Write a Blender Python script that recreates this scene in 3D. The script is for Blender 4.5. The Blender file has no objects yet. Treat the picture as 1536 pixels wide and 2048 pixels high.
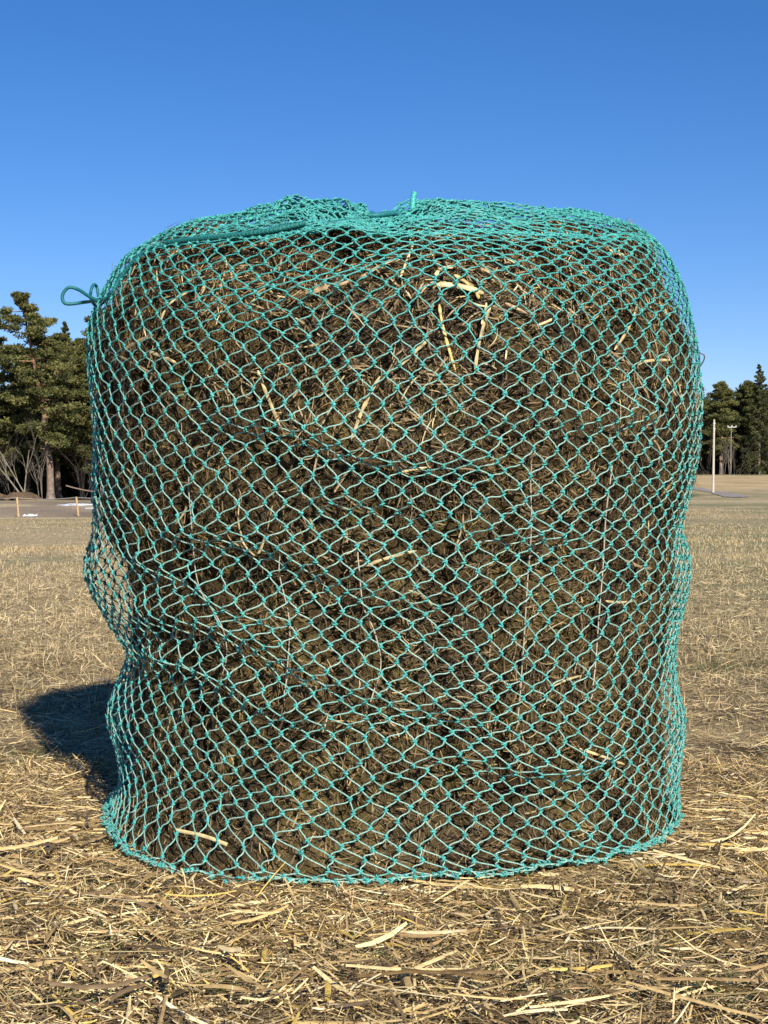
import bpy, math
import numpy as np

# ------------------------------------------------------------------ camera, sky, sun
sc = bpy.context.scene
COL = sc.collection
F = 3078.0            # focal length in photograph pixels (1536 x 2048)
CAMZ = 0.688
HOR = 985.0
cam_d = bpy.data.cameras.new("camera")
cam_d.sensor_fit = 'VERTICAL'
cam_d.sensor_height = 36.0
cam_d.lens = F / 2048 * 36
cam_d.clip_start = 0.05
cam_d.clip_end = 8000
cam = bpy.data.objects.new("camera", cam_d)
COL.objects.link(cam)
cam.location = (0, 0, CAMZ)
cam.rotation_euler = (math.radians(90) - math.atan((1024 - HOR) / F), 0, 0)
sc.camera = cam

SUN_EL = math.radians(32.5)
SUN_AZ = math.radians(161.5)      # from +Y clockwise: behind the camera, a little to the right
w = bpy.data.worlds.new("World")
sc.world = w
w.use_nodes = True
nt = w.node_tree
nt.nodes.clear()
sky = nt.nodes.new('ShaderNodeTexSky')
sky.sky_type = 'NISHITA'
sky.sun_disc = False
sky.sun_elevation = SUN_EL
sky.sun_rotation = SUN_AZ
sky.air_density = 1.0
sky.dust_density = 0.0
sky.altitude = 1200
sky.ozone_density = 3.0
hs = nt.nodes.new('ShaderNodeHueSaturation')
hs.inputs['Saturation'].default_value = 1.30
hs.inputs['Value'].default_value = 1.0
bg = nt.nodes.new('ShaderNodeBackground')
bg.inputs['Strength'].default_value = 0.072
wo = nt.nodes.new('ShaderNodeOutputWorld')
nt.links.new(sky.outputs[0], hs.inputs['Color'])
tint = nt.nodes.new('ShaderNodeVectorMath'); tint.operation = 'MULTIPLY'
tint.inputs[1].default_value = (0.97, 0.94, 1.14)
nt.links.new(hs.outputs[0], tint.inputs[0])
nt.links.new(tint.outputs[0], bg.inputs[0])
nt.links.new(bg.outputs[0], wo.inputs[0])

sl = bpy.data.lights.new("sun", 'SUN')
sl.energy = 5.0
sl.angle = math.radians(0.5)
sl.color = (1.0, 0.95, 0.86)
so = bpy.data.objects.new("sun", sl)
COL.objects.link(so)
so.rotation_euler = (math.pi / 2 - SUN_EL, 0, math.pi - SUN_AZ)
sc.view_settings.view_transform = 'Standard'
sc.view_settings.look = 'None'
sc.view_settings.exposure = 0.52
sc.view_settings.gamma = 1.0
sc.cycles.max_bounces = 6
sc.cycles.diffuse_bounces = 3

rng = np.random.default_rng(7)

# ------------------------------------------------------------------ numpy helpers
def hash3(ix, iy, iz, seed):
    h = (ix.astype(np.int64) * 374761393 + iy.astype(np.int64) * 668265263 +
         iz.astype(np.int64) * 2147483647 + seed * 974711) & 0xffffffff
    h = ((h ^ (h >> 13)) * 1274126177) & 0xffffffff
    h = (h ^ (h >> 16)) & 0xffffffff
    return h / 4294967295.0

def vnoise(x, y, z=None, seed=0):
    x = np.asarray(x, float); y = np.asarray(y, float)
    z = np.zeros_like(x) if z is None else np.asarray(z, float)
    ix, iy, iz = np.floor(x), np.floor(y), np.floor(z)
    fx, fy, fz = x - ix, y - iy, z - iz
    fx = fx * fx * (3 - 2 * fx); fy = fy * fy * (3 - 2 * fy); fz = fz * fz * (3 - 2 * fz)
    r = 0
    for dx in (0, 1):
        for dy in (0, 1):
            for dz in (0, 1):
                wgt = (fx if dx else 1 - fx) * (fy if dy else 1 - fy) * (fz if dz else 1 - fz)
                r = r + wgt * hash3(ix + dx, iy + dy, iz + dz, seed)
    return r * 2 - 1

def fbm(x, y, z=None, seed=0, octv=3):
    r = 0; a = 1.0; f = 1.0
    for o in range(octv):
        r = r + a * vnoise(x * f, y * f, None if z is None else z * f, seed + o * 17)
        a *= .5; f *= 2.03
    return r

def norm(v):
    return v / np.maximum(np.linalg.norm(v, axis=-1, keepdims=True), 1e-9)

class Buf:
    """collects vertices, quads and vertex colours for ONE mesh"""
    def __init__(s):
        s.v = []; s.f = []; s.c = []; s.n = 0
    def add(s, v, f, c):
        v = np.asarray(v, np.float32).reshape(-1, 3)
        f = np.asarray(f, np.int64).reshape(-1, 4)
        c = np.broadcast_to(np.asarray(c, np.float32), (len(v), 3)) if np.ndim(c) == 1 else np.asarray(c, np.float32).reshape(-1, 3)
        s.v.append(v); s.f.append(f + s.n); s.c.append(c); s.n += len(v)
    def build(s, name, mat, parent=None, smooth=False):
        v = np.concatenate(s.v); f = np.concatenate(s.f); c = np.concatenate(s.c)
        m = bpy.data.meshes.new(name)
        tri = f[:, 3] == f[:, 2]
        ls = np.where(tri, 3, 4)
        loops = f.reshape(-1)
        keep = np.ones(len(f) * 4, bool); keep[3::4] = ~tri
        loops = loops[keep]
        m.vertices.add(len(v)); m.vertices.foreach_set('co', v.reshape(-1))
        m.loops.add(len(loops)); m.loops.foreach_set('vertex_index', loops.astype(np.int32))
        m.polygons.add(len(f))
        st = np.concatenate([[0], np.cumsum(ls)[:-1]]).astype(np.int32)
        m.polygons.foreach_set('loop_start', st)
        if smooth:
            m.polygons.foreach_set('use_smooth', np.ones(len(f), bool))
        ca = m.color_attributes.new('tone', 'FLOAT_COLOR', 'POINT')
        rgba = np.ones((len(v), 4), np.float32); rgba[:, :3] = c
        ca.data.foreach_set('color', rgba.reshape(-1))
        m.update(calc_edges=True)
        m.materials.append(mat)
        o = bpy.data.objects.new(name, m)
        COL.objects.link(o)
        if parent is not None:
            o.parent = parent
        return o

def grid_faces(nu, nv, closed_u=False):
    """vertex index = i*nv + j ; quads between i,i+1 and j,j+1"""
    i = np.arange(nu if closed_u else nu - 1); j = np.arange(nv - 1)
    I, J = np.meshgrid(i, j, indexing='ij'); I = I.ravel(); J = J.ravel()
    I2 = (I + 1) % nu
    return np.stack([I * nv + J, I2 * nv + J, I2 * nv + J + 1, I * nv + J + 1], 1)

def ribbons(buf, P, W, C, crease=None):
    """P (n,k,3) centre lines, W (n,k,3) half width vectors, C (n,3); crease (n,k,3) lifts the middle"""
    n, k, _ = P.shape
    if crease is None:
        V = np.stack([P - W, P + W], 2); m = 2
    else:
        V = np.stack([P - W, P + crease, P + W], 2); m = 3
    base = (np.arange(n) * k * m)[:, None, None, None]
    kk = np.arange(k - 1)[None, :, None, None]; mm = np.arange(m - 1)[None, None, :, None]
    off = np.array([0, 1, m + 1, m])[None, None, None, :]
    Fq = base + kk * m + mm + off
    Cc = np.broadcast_to(C[:, None, None, :], (n, k, m, 3)) if C.ndim == 2 else np.broadcast_to(C[:, :, None, :], (n, k, m, 3))
    buf.add(V.reshape(-1, 3), Fq.reshape(-1, 4), Cc.reshape(-1, 3))

def tubes(buf, P, R, C, sides=5, ref=(0, 0, 1)):
    """P (n,k,3), R (n,k), C (n,3) or (n,k,3)"""
    n, k, _ = P.shape
    T = norm(np.gradient(P, axis=1))
    ref = np.broadcast_to(np.asarray(ref, float), P.shape)
    A = np.cross(T, ref)
    bad = np.linalg.norm(A, axis=-1) < 1e-3
    if bad.any():
        A[bad] = np.cross(T[bad], np.array([0.3, 1, 0.2]))
    A = norm(A); B = np.cross(T, A)
    a = np.arange(sides) * 2 * math.pi / sides
    V = P[:, :, None, :] + R[:, :, None, None] * (np.cos(a)[None, None, :, None] * A[:, :, None, :] + np.sin(a)[None, None, :, None] * B[:, :, None, :])
    base = (np.arange(n) * k * sides)[:, None, None]
    kk = (np.arange(k - 1) * sides)[None, :, None]; s0 = np.arange(sides)[None, None, :]; s1 = (s0 + 1) % sides
    Fq = np.stack([base + kk + s0, base + kk + s1, base + kk + sides + s1, base + kk + sides + s0], -1)
    Cc = C[:, None, None, :] if C.ndim == 2 else C[:, :, None, :]
    Cc = np.broadcast_to(Cc, (n, k, sides, 3))
    buf.add(V.reshape(-1, 3), Fq.reshape(-1, 4), Cc.reshape(-1, 3))

def catmull(pts, n=40):
    p = np.asarray(pts, float)
    p = np.vstack([2 * p[0] - p[1], p, 2 * p[-1] - p[-2]])
    segs = len(p) - 3
    t = np.linspace(0, segs - 1e-6, n); i = t.astype(int); u = (t - i)[:, None]
    a, b, c, d = p[i], p[i + 1], p[i + 2], p[i + 3]
    return .5 * (2 * b + (c - a) * u + (2 * a - 5 * b + 4 * c - d) * u ** 2 + (3 * b - a - 3 * c + d) * u ** 3)

def px_world(x, y, D):
    return np.array([(x - 768) / F * D, D, CAMZ + (HOR - y) / F * D])

def tag(o, label, cat=None, group=None, kind=None):
    if label: o['label'] = label
    if cat: o['category'] = cat
    if group: o['group'] = group
    if kind: o['kind'] = kind
    return o

def empty(name, loc=(0, 0, 0), rz=0):
    o = bpy.data.objects.new(name, None)
    COL.objects.link(o); o.location = loc; o.rotation_euler = (0, 0, rz)
    o.empty_display_size = .2
    return o

# ------------------------------------------------------------------ materials
def tone_mat(name, rough=.7, spec=.3, nscale=None, namp=.3, bump=0, bscale=60, trans=0, sheen=0):
    m = bpy.data.materials.new(name); m.use_nodes = True
    t = m.node_tree; b = t.nodes['Principled BSDF']
    a = t.nodes.new('ShaderNodeAttribute'); a.attribute_name = 'tone'
    src = a.outputs['Color']
    tc = t.nodes.new('ShaderNodeTexCoord')
    if nscale:
        nz = t.nodes.new('ShaderNodeTexNoise'); nz.inputs['Scale'].default_value = nscale; nz.inputs['Detail'].default_value = 5
        t.links.new(tc.outputs['Object'], nz.inputs['Vector'])
        mr = t.nodes.new('ShaderNodeMapRange')
        mr.inputs['From Min'].default_value = .3; mr.inputs['From Max'].default_value = .7
        mr.inputs['To Min'].default_value = 1 - namp; mr.inputs['To Max'].default_value = 1 + namp
        t.links.new(nz.outputs['Fac'], mr.inputs['Value'])
        mx = t.nodes.new('ShaderNodeVectorMath'); mx.operation = 'SCALE'
        t.links.new(src, mx.inputs[0]); t.links.new(mr.outputs[0], mx.inputs['Scale'])
        src = mx.outputs[0]
    t.links.new(src, b.inputs['Base Color'])
    b.inputs['Roughness'].default_value = rough
    b.inputs['Specular IOR Level'].default_value = spec
    if bump:
        nb = t.nodes.new('ShaderNodeTexNoise'); nb.inputs['Scale'].default_value = bscale; nb.inputs['Detail'].default_value = 8
        t.links.new(tc.outputs['Object'], nb.inputs['Vector'])
        bp = t.nodes.new('ShaderNodeBump'); bp.inputs['Strength'].default_value = 1; bp.inputs['Distance'].default_value = bump
        t.links.new(nb.outputs['Fac'], bp.inputs['Height']); t.links.new(bp.outputs[0], b.inputs['Normal'])
    if trans:
        tr = t.nodes.new('ShaderNodeBsdfTranslucent'); t.links.new(src, tr.inputs['Color'])
        ms = t.nodes.new('ShaderNodeMixShader'); ms.inputs[0].default_value = trans
        out = t.nodes['Material Output']
        t.links.new(b.outputs[0], ms.inputs[1]); t.links.new(tr.outputs[0], ms.inputs[2]); t.links.new(ms.outputs[0], out.inputs[0])
    return m

M_ground = tone_mat('ground_soil_grass', .95, .1, 9.0, .45, bump=.012, bscale=45)
M_hay = tone_mat('hay_mat', .9, .15, 60, .5, bump=.006, bscale=160)
M_fibre = tone_mat('hay_fibre', .6, .35, 90, .35)
M_straw = tone_mat('straw', .5, .4, 70, .25)
M_grass = tone_mat('dry_grass_blades', .7, .3, None, trans=.2)
M_green = tone_mat('green_grass_blades', .6, .35, None, trans=.3)
M_net = tone_mat('net_twine_plastic', .5, .4, 320, .4)
M_cord = tone_mat('braided_cord', .5, .45, 500, .35)
M_twine = tone_mat('baling_twine', .6, .3, 200, .2)
M_needle = tone_mat('conifer_needles', .75, .2, None, trans=.15)
M_bark = tone_mat('bark', .9, .15, 3, .4)
M_wood = tone_mat('weathered_wood', .8, .2, 8, .15)
M_asph = tone_mat('asphalt', .9, .2, 2, .2)
M_snow = tone_mat('old_snow', .6, .3, 4, .1)
M_wire = tone_mat('fence_wire', .5, .4)

# ------------------------------------------------------------------ ground
LP = np.array([(0, 0), (6, 0), (20, -.08), (40, -.25), (80, -.62), (84, -.62), (110, -.08), (125, .0), (150, .12), (300, .6), (900, 3), (4000, 8)])
RP = np.array([(0, 0), (6, 0), (20, -.03), (40, -.1), (80, -.05), (100, .2), (140, .5), (160, .75), (180, 1.35), (250, 3.5), (300, 4.2), (900, 6), (4000, 8)])
def terrain(x, y, fine=True):
    x = np.asarray(x, float); y = np.asarray(y, float)
    d = np.hypot(x, y)
    s = np.clip((x / np.maximum(np.abs(y), 1e-3) + .12) / .27, 0, 1)
    s = np.where(y < 0, .5, s); s = s * s * (3 - 2 * s)
    z = np.interp(d, LP[:, 0], LP[:, 1]) * (1 - s) + np.interp(d, RP[:, 0], RP[:, 1]) * s
    if fine:
        far = np.clip((d - 5) / 30, 0, 1)
        z = z + far * .05 * fbm(x / 6, y / 6, seed=3, octv=2)
        nb = np.clip((np.hypot(x - .02, y - 3.4) - .6) / .3, 0, 1)
        z = z + nb * (.010 * fbm(x * 2.2, y * 2.2, seed=5, octv=2) + .006 * vnoise(x * 14, y * 14, seed=6))
    return z

def ray_ground(px, py):
    D = np.geomspace(4, 600, 6000)
    x = (px - 768) / F * D
    zr = CAMZ + (HOR - py) / F * D
    zt = terrain(x, D, False)
    k = np.argmax(zr < zt)
    return np.array([x[k], D[k], zt[k]])

def ground_colour(x, y):
    d = np.hypot(x, y)
    n1 = fbm(x * .35, y * .12, seed=11, octv=4)[:, None]
    n2 = fbm(x * 3, y * 3, seed=12, octv=3)[:, None]
    soil = np.array([.085, .058, .028]); straw = np.array([.30, .225, .12]); dry = np.array([.38, .29, .165]); grn = np.array([.21, .195, .10])
    dd = d[:, None]
    c_near = soil + (straw - soil) * np.clip(.30 + .4 * n2 + .35 * np.clip((dd - 3.2) / 1.5, 0, 1), 0, 1)
    c_far = dry + (grn - dry) * np.clip(.42 + .8 * n1 + .22 * n2, 0, .95)
    k = np.clip((dd - 5) / 8, 0, 1)
    c = c_near * (1 - k) + c_far * k
    ang = (x / np.maximum(y, .1))[:, None]
    # left: pale crest, then brown bank, ; right: pale hay field behind the road, green verge
    left = np.clip((-ang + .0) / .06, 0, 1) * (y[:, None] > 0)
    brown = np.array([.24, .185, .13]) * (1 + .35 * fbm(x * .25, y * .25, seed=14)[:, None])
    pale = np.array([.46, .36, .21])
    kb = left * np.clip((dd - 83) / 1.5, 0, 1) * np.clip((128 - dd) / 6, 0, 1)
    c = c * (1 - kb) + brown * kb
    patch = np.clip(fbm(x * .16, y * .1, seed=19)[:, None] * 3 - 1.0, 0, .8) * np.clip((dd - 98) / 5, 0, 1) * kb
    c = c * (1 - patch) + pale * patch
    kp = left * np.exp(-((dd - 79) / 4) ** 2) * .8
    c = c * (1 - kp) + pale * kp
    right = np.clip((ang - .05) / .05, 0, 1) * (y[:, None] > 0)
    kr = right * np.clip((dd - 168) / 6, 0, 1) * np.clip((246 - dd) / 6, 0, 1)
    pale2 = np.array([.44, .32, .17]) * (1 + .22 * fbm(x * .2, y * .5, seed=15)[:, None])
    c = c * (1 - kr) + pale2 * kr
    kq = right * np.exp(-((dd - 97) / 6) ** 2) * .6
    c = c * (1 - kq) + pale * kq
    kg = right * np.clip((dd - 112) / 6, 0, 1) * np.clip((150 - dd) / 6, 0, 1) * np.clip((.208 - ang) / .01, 0, 1)
    c = c * (1 - kg) + np.array([.085, .095, .035]) * kg
    kf = np.clip((dd - np.where(ang > 0, 248, 128)) / 6, 0, 1) * (y[:, None] > 0)
    c = c * (1 - kf) + np.array([.07, .05, .03]) * kf
    return np.clip(c, .01, .9)

ang = np.unique(np.concatenate([np.arange(-180, 180, 4.0), np.arange(-24, 24, .22)]))
ang = ang[ang < 180]
rad = np.concatenate([[.02], np.geomspace(.4, 2, 12)[:-1], np.geomspace(2, 8, 150)[:-1], np.geomspace(8, 320, 330)[:-1], np.geomspace(320, 4000, 14)])
A, Rr = np.meshgrid(np.radians(ang), rad, indexing='ij')
gx, gy = (np.sin(A) * Rr).ravel(), (np.cos(A) * Rr).ravel()
b = Buf()
b.add(np.stack([gx, gy, terrain(gx, gy)], 1), grid_faces(len(ang), len(rad), True)[:, ::-1], ground_colour(gx, gy))
g = b.build('ground', M_ground, smooth=True)
g['kind'] = 'structure'; g['label'] = 'flat harvested field of dry grass and straw'

# road
pairs = [((1484, 996.5), (1500, 995)), ((1462, 996.5), (1494, 993)), ((1446, 994.5), (1480, 990.3)), ((1425, 987), (1446, 984.3)), ((1404, 981.8), (1417, 979.6)), ((1375, 978.5), (1396, 975.6)), ((1330, 977), (1352, 974.6)), ((1250, 976.5), (1280, 974))]
L_ = catmull([ray_ground(*p[0])[:2] for p in pairs], 60); R_ = catmull([ray_ground(*p[1])[:2] for p in pairs], 60)
tt = np.linspace(0, 1, 7)[None, :, None]
G2 = L_[:, None, :] * (1 - tt) + R_[:, None, :] * tt
gz = terrain(G2[..., 0], G2[..., 1]) + .04
b = Buf(); b.add(np.concatenate([G2, gz[..., None]], 2).reshape(-1, 3), grid_faces(60, 7), np.array([.27, .24, .205]))
rd = b.build('road', M_asph, smooth=True); rd['kind'] = 'structure'; rd['label'] = 'narrow grey asphalt road curving across the far field'

# ------------------------------------------------------------------ the bale: body and net surfaces
CX, CY = 0.024, 3.40
def z_of(y): return CAMZ + (HOR - y) / F * 3.28
def r_of(x): 
    k = abs(x - 790) / F
    return CY * k / math.sqrt(1 + k * k) - .006
Y_ = [1640, 1600, 1560, 1500, 1430, 1370, 1310, 1250, 1200, 1150, 1110, 1060, 1000, 900, 800, 700, 650, 600, 560, 520, 490, 465]
NL = [212, 228, 250, 240, 222, 232, 260, 222, 205, 205, 208, 212, 194, 188, 182, 180, 186, 203, 226, 253, 290, 340]
BL = [236, 250, 262, 262, 258, 262, 264, 262, 258, 252, 240, 215, 199, 195, 190, 188, 195, 212, 236, 263, 300, 350]
NR = [1345, 1350, 1348, 1358, 1368, 1350, 1345, 1352, 1370, 1378, 1376, 1363, 1382, 1402, 1402, 1391, 1380, 1366, 1347, 1326, 1309, 1288]
BR = [1322, 1325, 1325, 1328, 1332, 1330, 1328, 1332, 1345, 1352, 1352, 1352, 1374, 1394, 1392, 1382, 1370, 1355, 1337, 1314, 1297, 1276]
FR = [.695, .688, .672, .650, .650, .645, .640, .640, .640, .640, .640, .640, .645, .650, .652, .650, .648, .640, .625, .60, .57, .53]
FZ = [None] * 15 + [.97, 1.02, 1.065, 1.107, 1.145, 1.175, 1.198]
nodes_r = np.zeros((2, 27, 4)); nodes_z = np.zeros((2, 27, 4))     # [net/body, node, L R F B]
for i, y in enumerate(Y_):
    z = max(z_of(y), 0.0)
    for q in (0, 1):
        nodes_r[q, i] = [r_of((NL, BL)[q][i]), r_of((NR, BR)[q][i]), FR[i] - (0, .016)[q], .64 - (0, .016)[q] if z < .95 else (r_of(NR[i]) - (0, .016)[q])]
        fz = FZ[i] if FZ[i] else z
        nodes_z[q, i] = [z, z, fz - (0, .01)[q] * (fz > .9), z]
top_n = [(.40, 1.258, .475, 1.262, .46, 1.222, .46, 1.24), (.30, 1.268, .40, 1.272, .38, 1.236, .38, 1.255), (.20, 1.278, .26, 1.274, .27, 1.246, .26, 1.265),
         (.10, 1.278, .13, 1.276, .14, 1.256, .13, 1.27), (.012, 1.262, .012, 1.262, .012, 1.262, .012, 1.262)]
top_b = [(.40, 1.230, .47, 1.240, .46, 1.198, .46, 1.22), (.30, 1.230, .38, 1.240, .38, 1.205, .38, 1.225), (.20, 1.232, .26, 1.240, .27, 1.212, .26, 1.23),
         (.10, 1.234, .13, 1.238, .14, 1.222, .13, 1.232), (.0, 1.234, .0, 1.234, .0, 1.234, .0, 1.234)]
for q, tb in enumerate((top_n, top_b)):
    for i, r in enumerate(tb):
        nodes_r[q, 22 + i] = [r[0], r[2], r[4], r[6]]; nodes_z[q, 22 + i] = [r[1], r[3], r[5], r[7]]
# resample every meridian to a common parameter: arc length of the mean net profile
mr_, mz_ = nodes_r[0].mean(1), nodes_z[0].mean(1)
sn = np.concatenate([[0], np.cumsum(np.hypot(np.diff(mr_), np.diff(mz_)))])
SMAX = sn[-1]
SS = np.linspace(0, SMAX, 500)
def smooth_tab(v):
    o = np.interp(SS, sn, v)
    k = np.exp(-(np.arange(-12, 13) / 5.5) ** 2); k /= k.sum()
    return np.convolve(np.pad(o, 12, mode='reflect', reflect_type='odd'), k, 'valid')
TR = np.array([[smooth_tab(nodes_r[q, :, d]) for d in range(4)] for q in (0, 1)])
TZ = np.array([[smooth_tab(nodes_z[q, :, d]) for d in range(4)] for q in (0, 1)])
TZ = np.maximum(TZ, .004)
TR = np.maximum(TR, 0.0)
def wdir(phi, p=1.0):
    c, s = np.cos(phi), np.sin(phi)
    wv = np.stack([np.maximum(-c, 0) ** 2, np.maximum(c, 0) ** 2, np.maximum(-s, 0) ** 2, np.maximum(s, 0) ** 2], 0)
    return wv
def surf(phi, s, q, dr=0.0):
    """phi: azimuth (-pi/2 faces the camera), s: arc length up the meridian, q: 0 net, 1 hay"""
    wv = wdir(phi)
    phi = (phi + math.pi) % (2 * math.pi) - math.pi
    f = np.clip(s / SMAX * 499, 0, 498.999); i = f.astype(int); u = f - i
    r = 0; z = 0
    for d in range(4):
        r = r + wv[d] * (TR[q, d][i] * (1 - u) + TR[q, d][i + 1] * u)
        z = z + wv[d] * (TZ[q, d][i] * (1 - u) + TZ[q, d][i + 1] * u)
    # slumped front-left foot
    r = r + (.095, .070)[q] * np.exp(-((phi + 2.08) / .42) ** 2) * np.exp(-(z / .10) ** 2)
    r = r + .018 * np.exp(-((phi + .85) / .40) ** 2) * np.clip(1.1 - z, 0, 1)
    r = r + .014 * np.exp(-((phi + 2.3) / .40) ** 2) * np.clip((z - .2) * 3, 0, 1) * np.clip((1.15 - z) * 5, 0, 1)
    # outward direction of the meridian
    ds = 2.0 / 499 * SMAX
    i0 = np.maximum(i - 3, 0); i1 = np.minimum(i + 4, 499)
    rr = 0; zz = 0
    for d in range(4):
        rr = rr + wv[d] * (TR[q, d][i1] - TR[q, d][i0]); zz = zz + wv[d] * (TZ[q, d][i1] - TZ[q, d][i0])
    L = np.maximum(np.hypot(rr, zz), 1e-6)
    nr, nz = zz / L, -rr / L
    r = r + nr * dr; z = z + nz * dr
    return np.stack([CX + r * np.cos(phi), CY + r * np.sin(phi), z], -1), np.stack([nr * np.cos(phi), nr * np.sin(phi), nz], -1)
def ray_bale(px, py, off=0.0):
    """first point of the hay surface seen at a pixel (used to lay single stalks on it)"""
    s = np.linspace(0.0, SMAX * .93, 420); ph = np.linspace(-math.pi * .99, -.01 * math.pi, 420)
    if not hasattr(ray_bale, 'c'):
        S2, P2 = np.meshgrid(s, ph); p, n = surf(P2.ravel(), S2.ravel(), 1)
        ray_bale.c = (p, n, 768 + F * p[:, 0] / p[:, 1], HOR - F * (p[:, 2] - CAMZ) / p[:, 1])
    p, n, X, Y = ray_bale.c
    e = (X - px) ** 2 + (Y - py) ** 2 + 4e3 * (p[:, 1] - 2.7)
    e = np.where((X - px) ** 2 + (Y - py) ** 2 > 200, 1e9, e)
    k = np.argmin(e) if e.min() < 1e9 else np.argmin((X - px) ** 2 + (Y - py) ** 2)
    return p[k] + n[k] * off, n[k]

def hay_disp(phi, s):
    x = np.cos(phi) * .65; y = np.sin(phi) * .65
    d = -.006 + .021 * fbm(x * 9, y * 9, s * 8, seed=31, octv=2) + .008 * vnoise(x * 34, y * 34, s * 26, seed=35) + .004 * vnoise(x * 80, y * 80, s * 60, seed=36)
    a = phi * .65 + .03 * vnoise(s * 3, s * 0 + 1.3, seed=40)
    for c0 in (-1.48, -1.29, -1.14, -1.05, -.93, -.82, -.72, -.60, -1.62):
        d = d - .045 * np.exp(-((a - c0) / .016) ** 2) * np.clip(.4 + .9 * vnoise(s * 5, s * 0 + c0 * 9, seed=42), 0, 1)
    d = np.where(d > .004, .004 + (d - .004) * .3, d)
    return (d - .006) * np.clip(s / .12, .12, 1)

bale = empty('hay_bale', (CX, CY, 0))
tag(bale, 'big dark brown round hay bale standing on its end, wrapped in the turquoise net', 'hay bale')
off = np.array([CX, CY, 0])
NP, NS = 760, 420
P2, S2 = np.meshgrid(np.linspace(-math.pi, math.pi, NP, endpoint=False), np.linspace(0, SMAX, NS), indexing='ij')
pp, nn = surf(P2.ravel(), S2.ravel(), 1, hay_disp(P2.ravel(), S2.ravel()))
cn = fbm(P2.ravel() * 7, S2.ravel() * 11, seed=50, octv=3)[:, None]
cc = np.array([.055, .037, .016]) * (1 + .5 * cn) + np.array([.012, .016, .0]) * np.clip(cn, 0, 1)
b = Buf(); b.add(pp - off, grid_faces(NP, NS, True), np.clip(cc, .01, 1))
b.build('hay_body', M_hay, bale, smooth=True)

def frame_of(n):
    up = np.broadcast_to(np.array([0, 0, 1.0]), n.shape)
    e1 = np.cross(up, n); bad = np.linalg.norm(e1, axis=-1) < .05
    e1[bad] = np.array([1.0, 0, 0]); e1 = norm(e1); e2 = np.cross(n, e1)
    return e1, e2

# loose fibres all over the bale
def hay_fibres(n, lmin, lmax, wmin, wmax, pal, lift, buf, front=True, smin=0.0, smax=.97, vert=0.0):
    if front:
        ph = -math.pi / 2 + rng.uniform(-1, 1, n) * 1.75
    else:
        ph = math.pi / 2 + rng.uniform(-1, 1, n) * 1.5
    s = rng.uniform(smin, smax, n) * SMAX
    h = hay_disp(ph, s)
    kp = (h > -.024) | (rng.random(n) < .3)
    ph, s, h = ph[kp], s[kp], h[kp]; n = len(ph)
    p, nrm = surf(ph, s, 1, h)
    e1, e2 = frame_of(nrm)
    a = rng.uniform(0, math.pi, n)
    # local swirl so that neighbouring fibres lie alike
    sw = 2.2 * fbm(ph * 9, s * 10, seed=61, octv=2) + (math.pi / 2) * 1.0
    k = rng.random(n) < (.55 + vert)
    a = np.where(k, sw + rng.normal(0, .35, n), a)
    T = np.cos(a)[:, None] * e1 + np.sin(a)[:, None] * e2
    B = np.cross(nrm, T)
    L = rng.uniform(lmin, lmax, n) * rng.uniform(.5, 1, n)
    tilt = rng.normal(0, .10, n); bend = rng.normal(0, .45, n); arch = rng.normal(0.02, .10, n)
    u = np.linspace(-.5, .5, 5)
    P = p[:, None] + L[:, None, None] * (u[None, :, None] * T[:, None] + (bend[:, None] * (u ** 2)[None])[..., None] * B[:, None]
        + (tilt[:, None] * u[None] - arch[:, None] * (u ** 2)[None] * 2)[..., None] * nrm[:, None]) + (rng.uniform(lift[0], lift[1], n)[:, None, None]) * nrm[:, None]
    wd = rng.uniform(wmin, wmax, n)
    tw = rng.normal(0, .6, n)
    Wv = (np.cos(tw)[:, None] * B + np.sin(tw)[:, None] * nrm)
    tap = np.array([.5, 1, 1, .9, .35])
    W = Wv[:, None] * (wd[:, None] * tap[None] * .5)[..., None]
    ci = rng.choice(len(pal), n, p=[q[1] for q in pal]); base = np.array([q[0] for q in pal])[ci]
    low = np.clip((s / SMAX - .30) / .35, 0, 1)[:, None]
    base = base * low + (base * .72 + np.array([.135, .092, .035]) * .28) * (1 - low)
    C = base * rng.uniform(.6, 1.3, (n, 1)) * (1 + .35 * fbm(ph * 7, s * 11, seed=50, octv=3)[:, None])
    P[..., 2] = np.maximum(P[..., 2], .004)
    ribbons(buf, P - off, W, np.clip(C, .005, .8))
brown = [((.026, .016, .007), .32), ((.078, .046, .016), .29), ((.18, .115, .043), .20), ((.115, .090, .028), .12), ((.36, .25, .11), .07)]
pale_m = [((.19, .125, .06), .5), ((.34, .24, .12), .35), ((.50, .39, .20), .15)]
fb = Buf()
hay_fibres(62000, .02, .075, .0014, .0034, brown, (-.006, .008), fb)
hay_fibres(62000, .010, .030, .0007, .0016, brown, (0, .011), fb)
hay_fibres(15000, .03, .09, .0018, .0040, brown, (-.006, .008), fb, front=False)
hay_fibres(1700, .02, .06, .0012, .003, pale_m, (.003, .012), fb, smax=.55)
hay_fibres(4600, .025, .085, .0012, .0034, pale_m, (.002, .013), fb, smin=.58, smax=.9)
hay_fibres(900, .05, .13, .0016, .0036, pale_m, (.004, .014), fb, smin=.45, smax=.85)
hay_fibres(2600, .015, .06, .0008, .0022, [((.10, .07, .03), .5), ((.34, .24, .12), .3), ((.55, .42, .22), .2)], (.012, .026), fb, smax=.9)
fo = fb.build('hay_fibres', M_fibre, bale); fo['kind'] = 'stuff'
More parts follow.
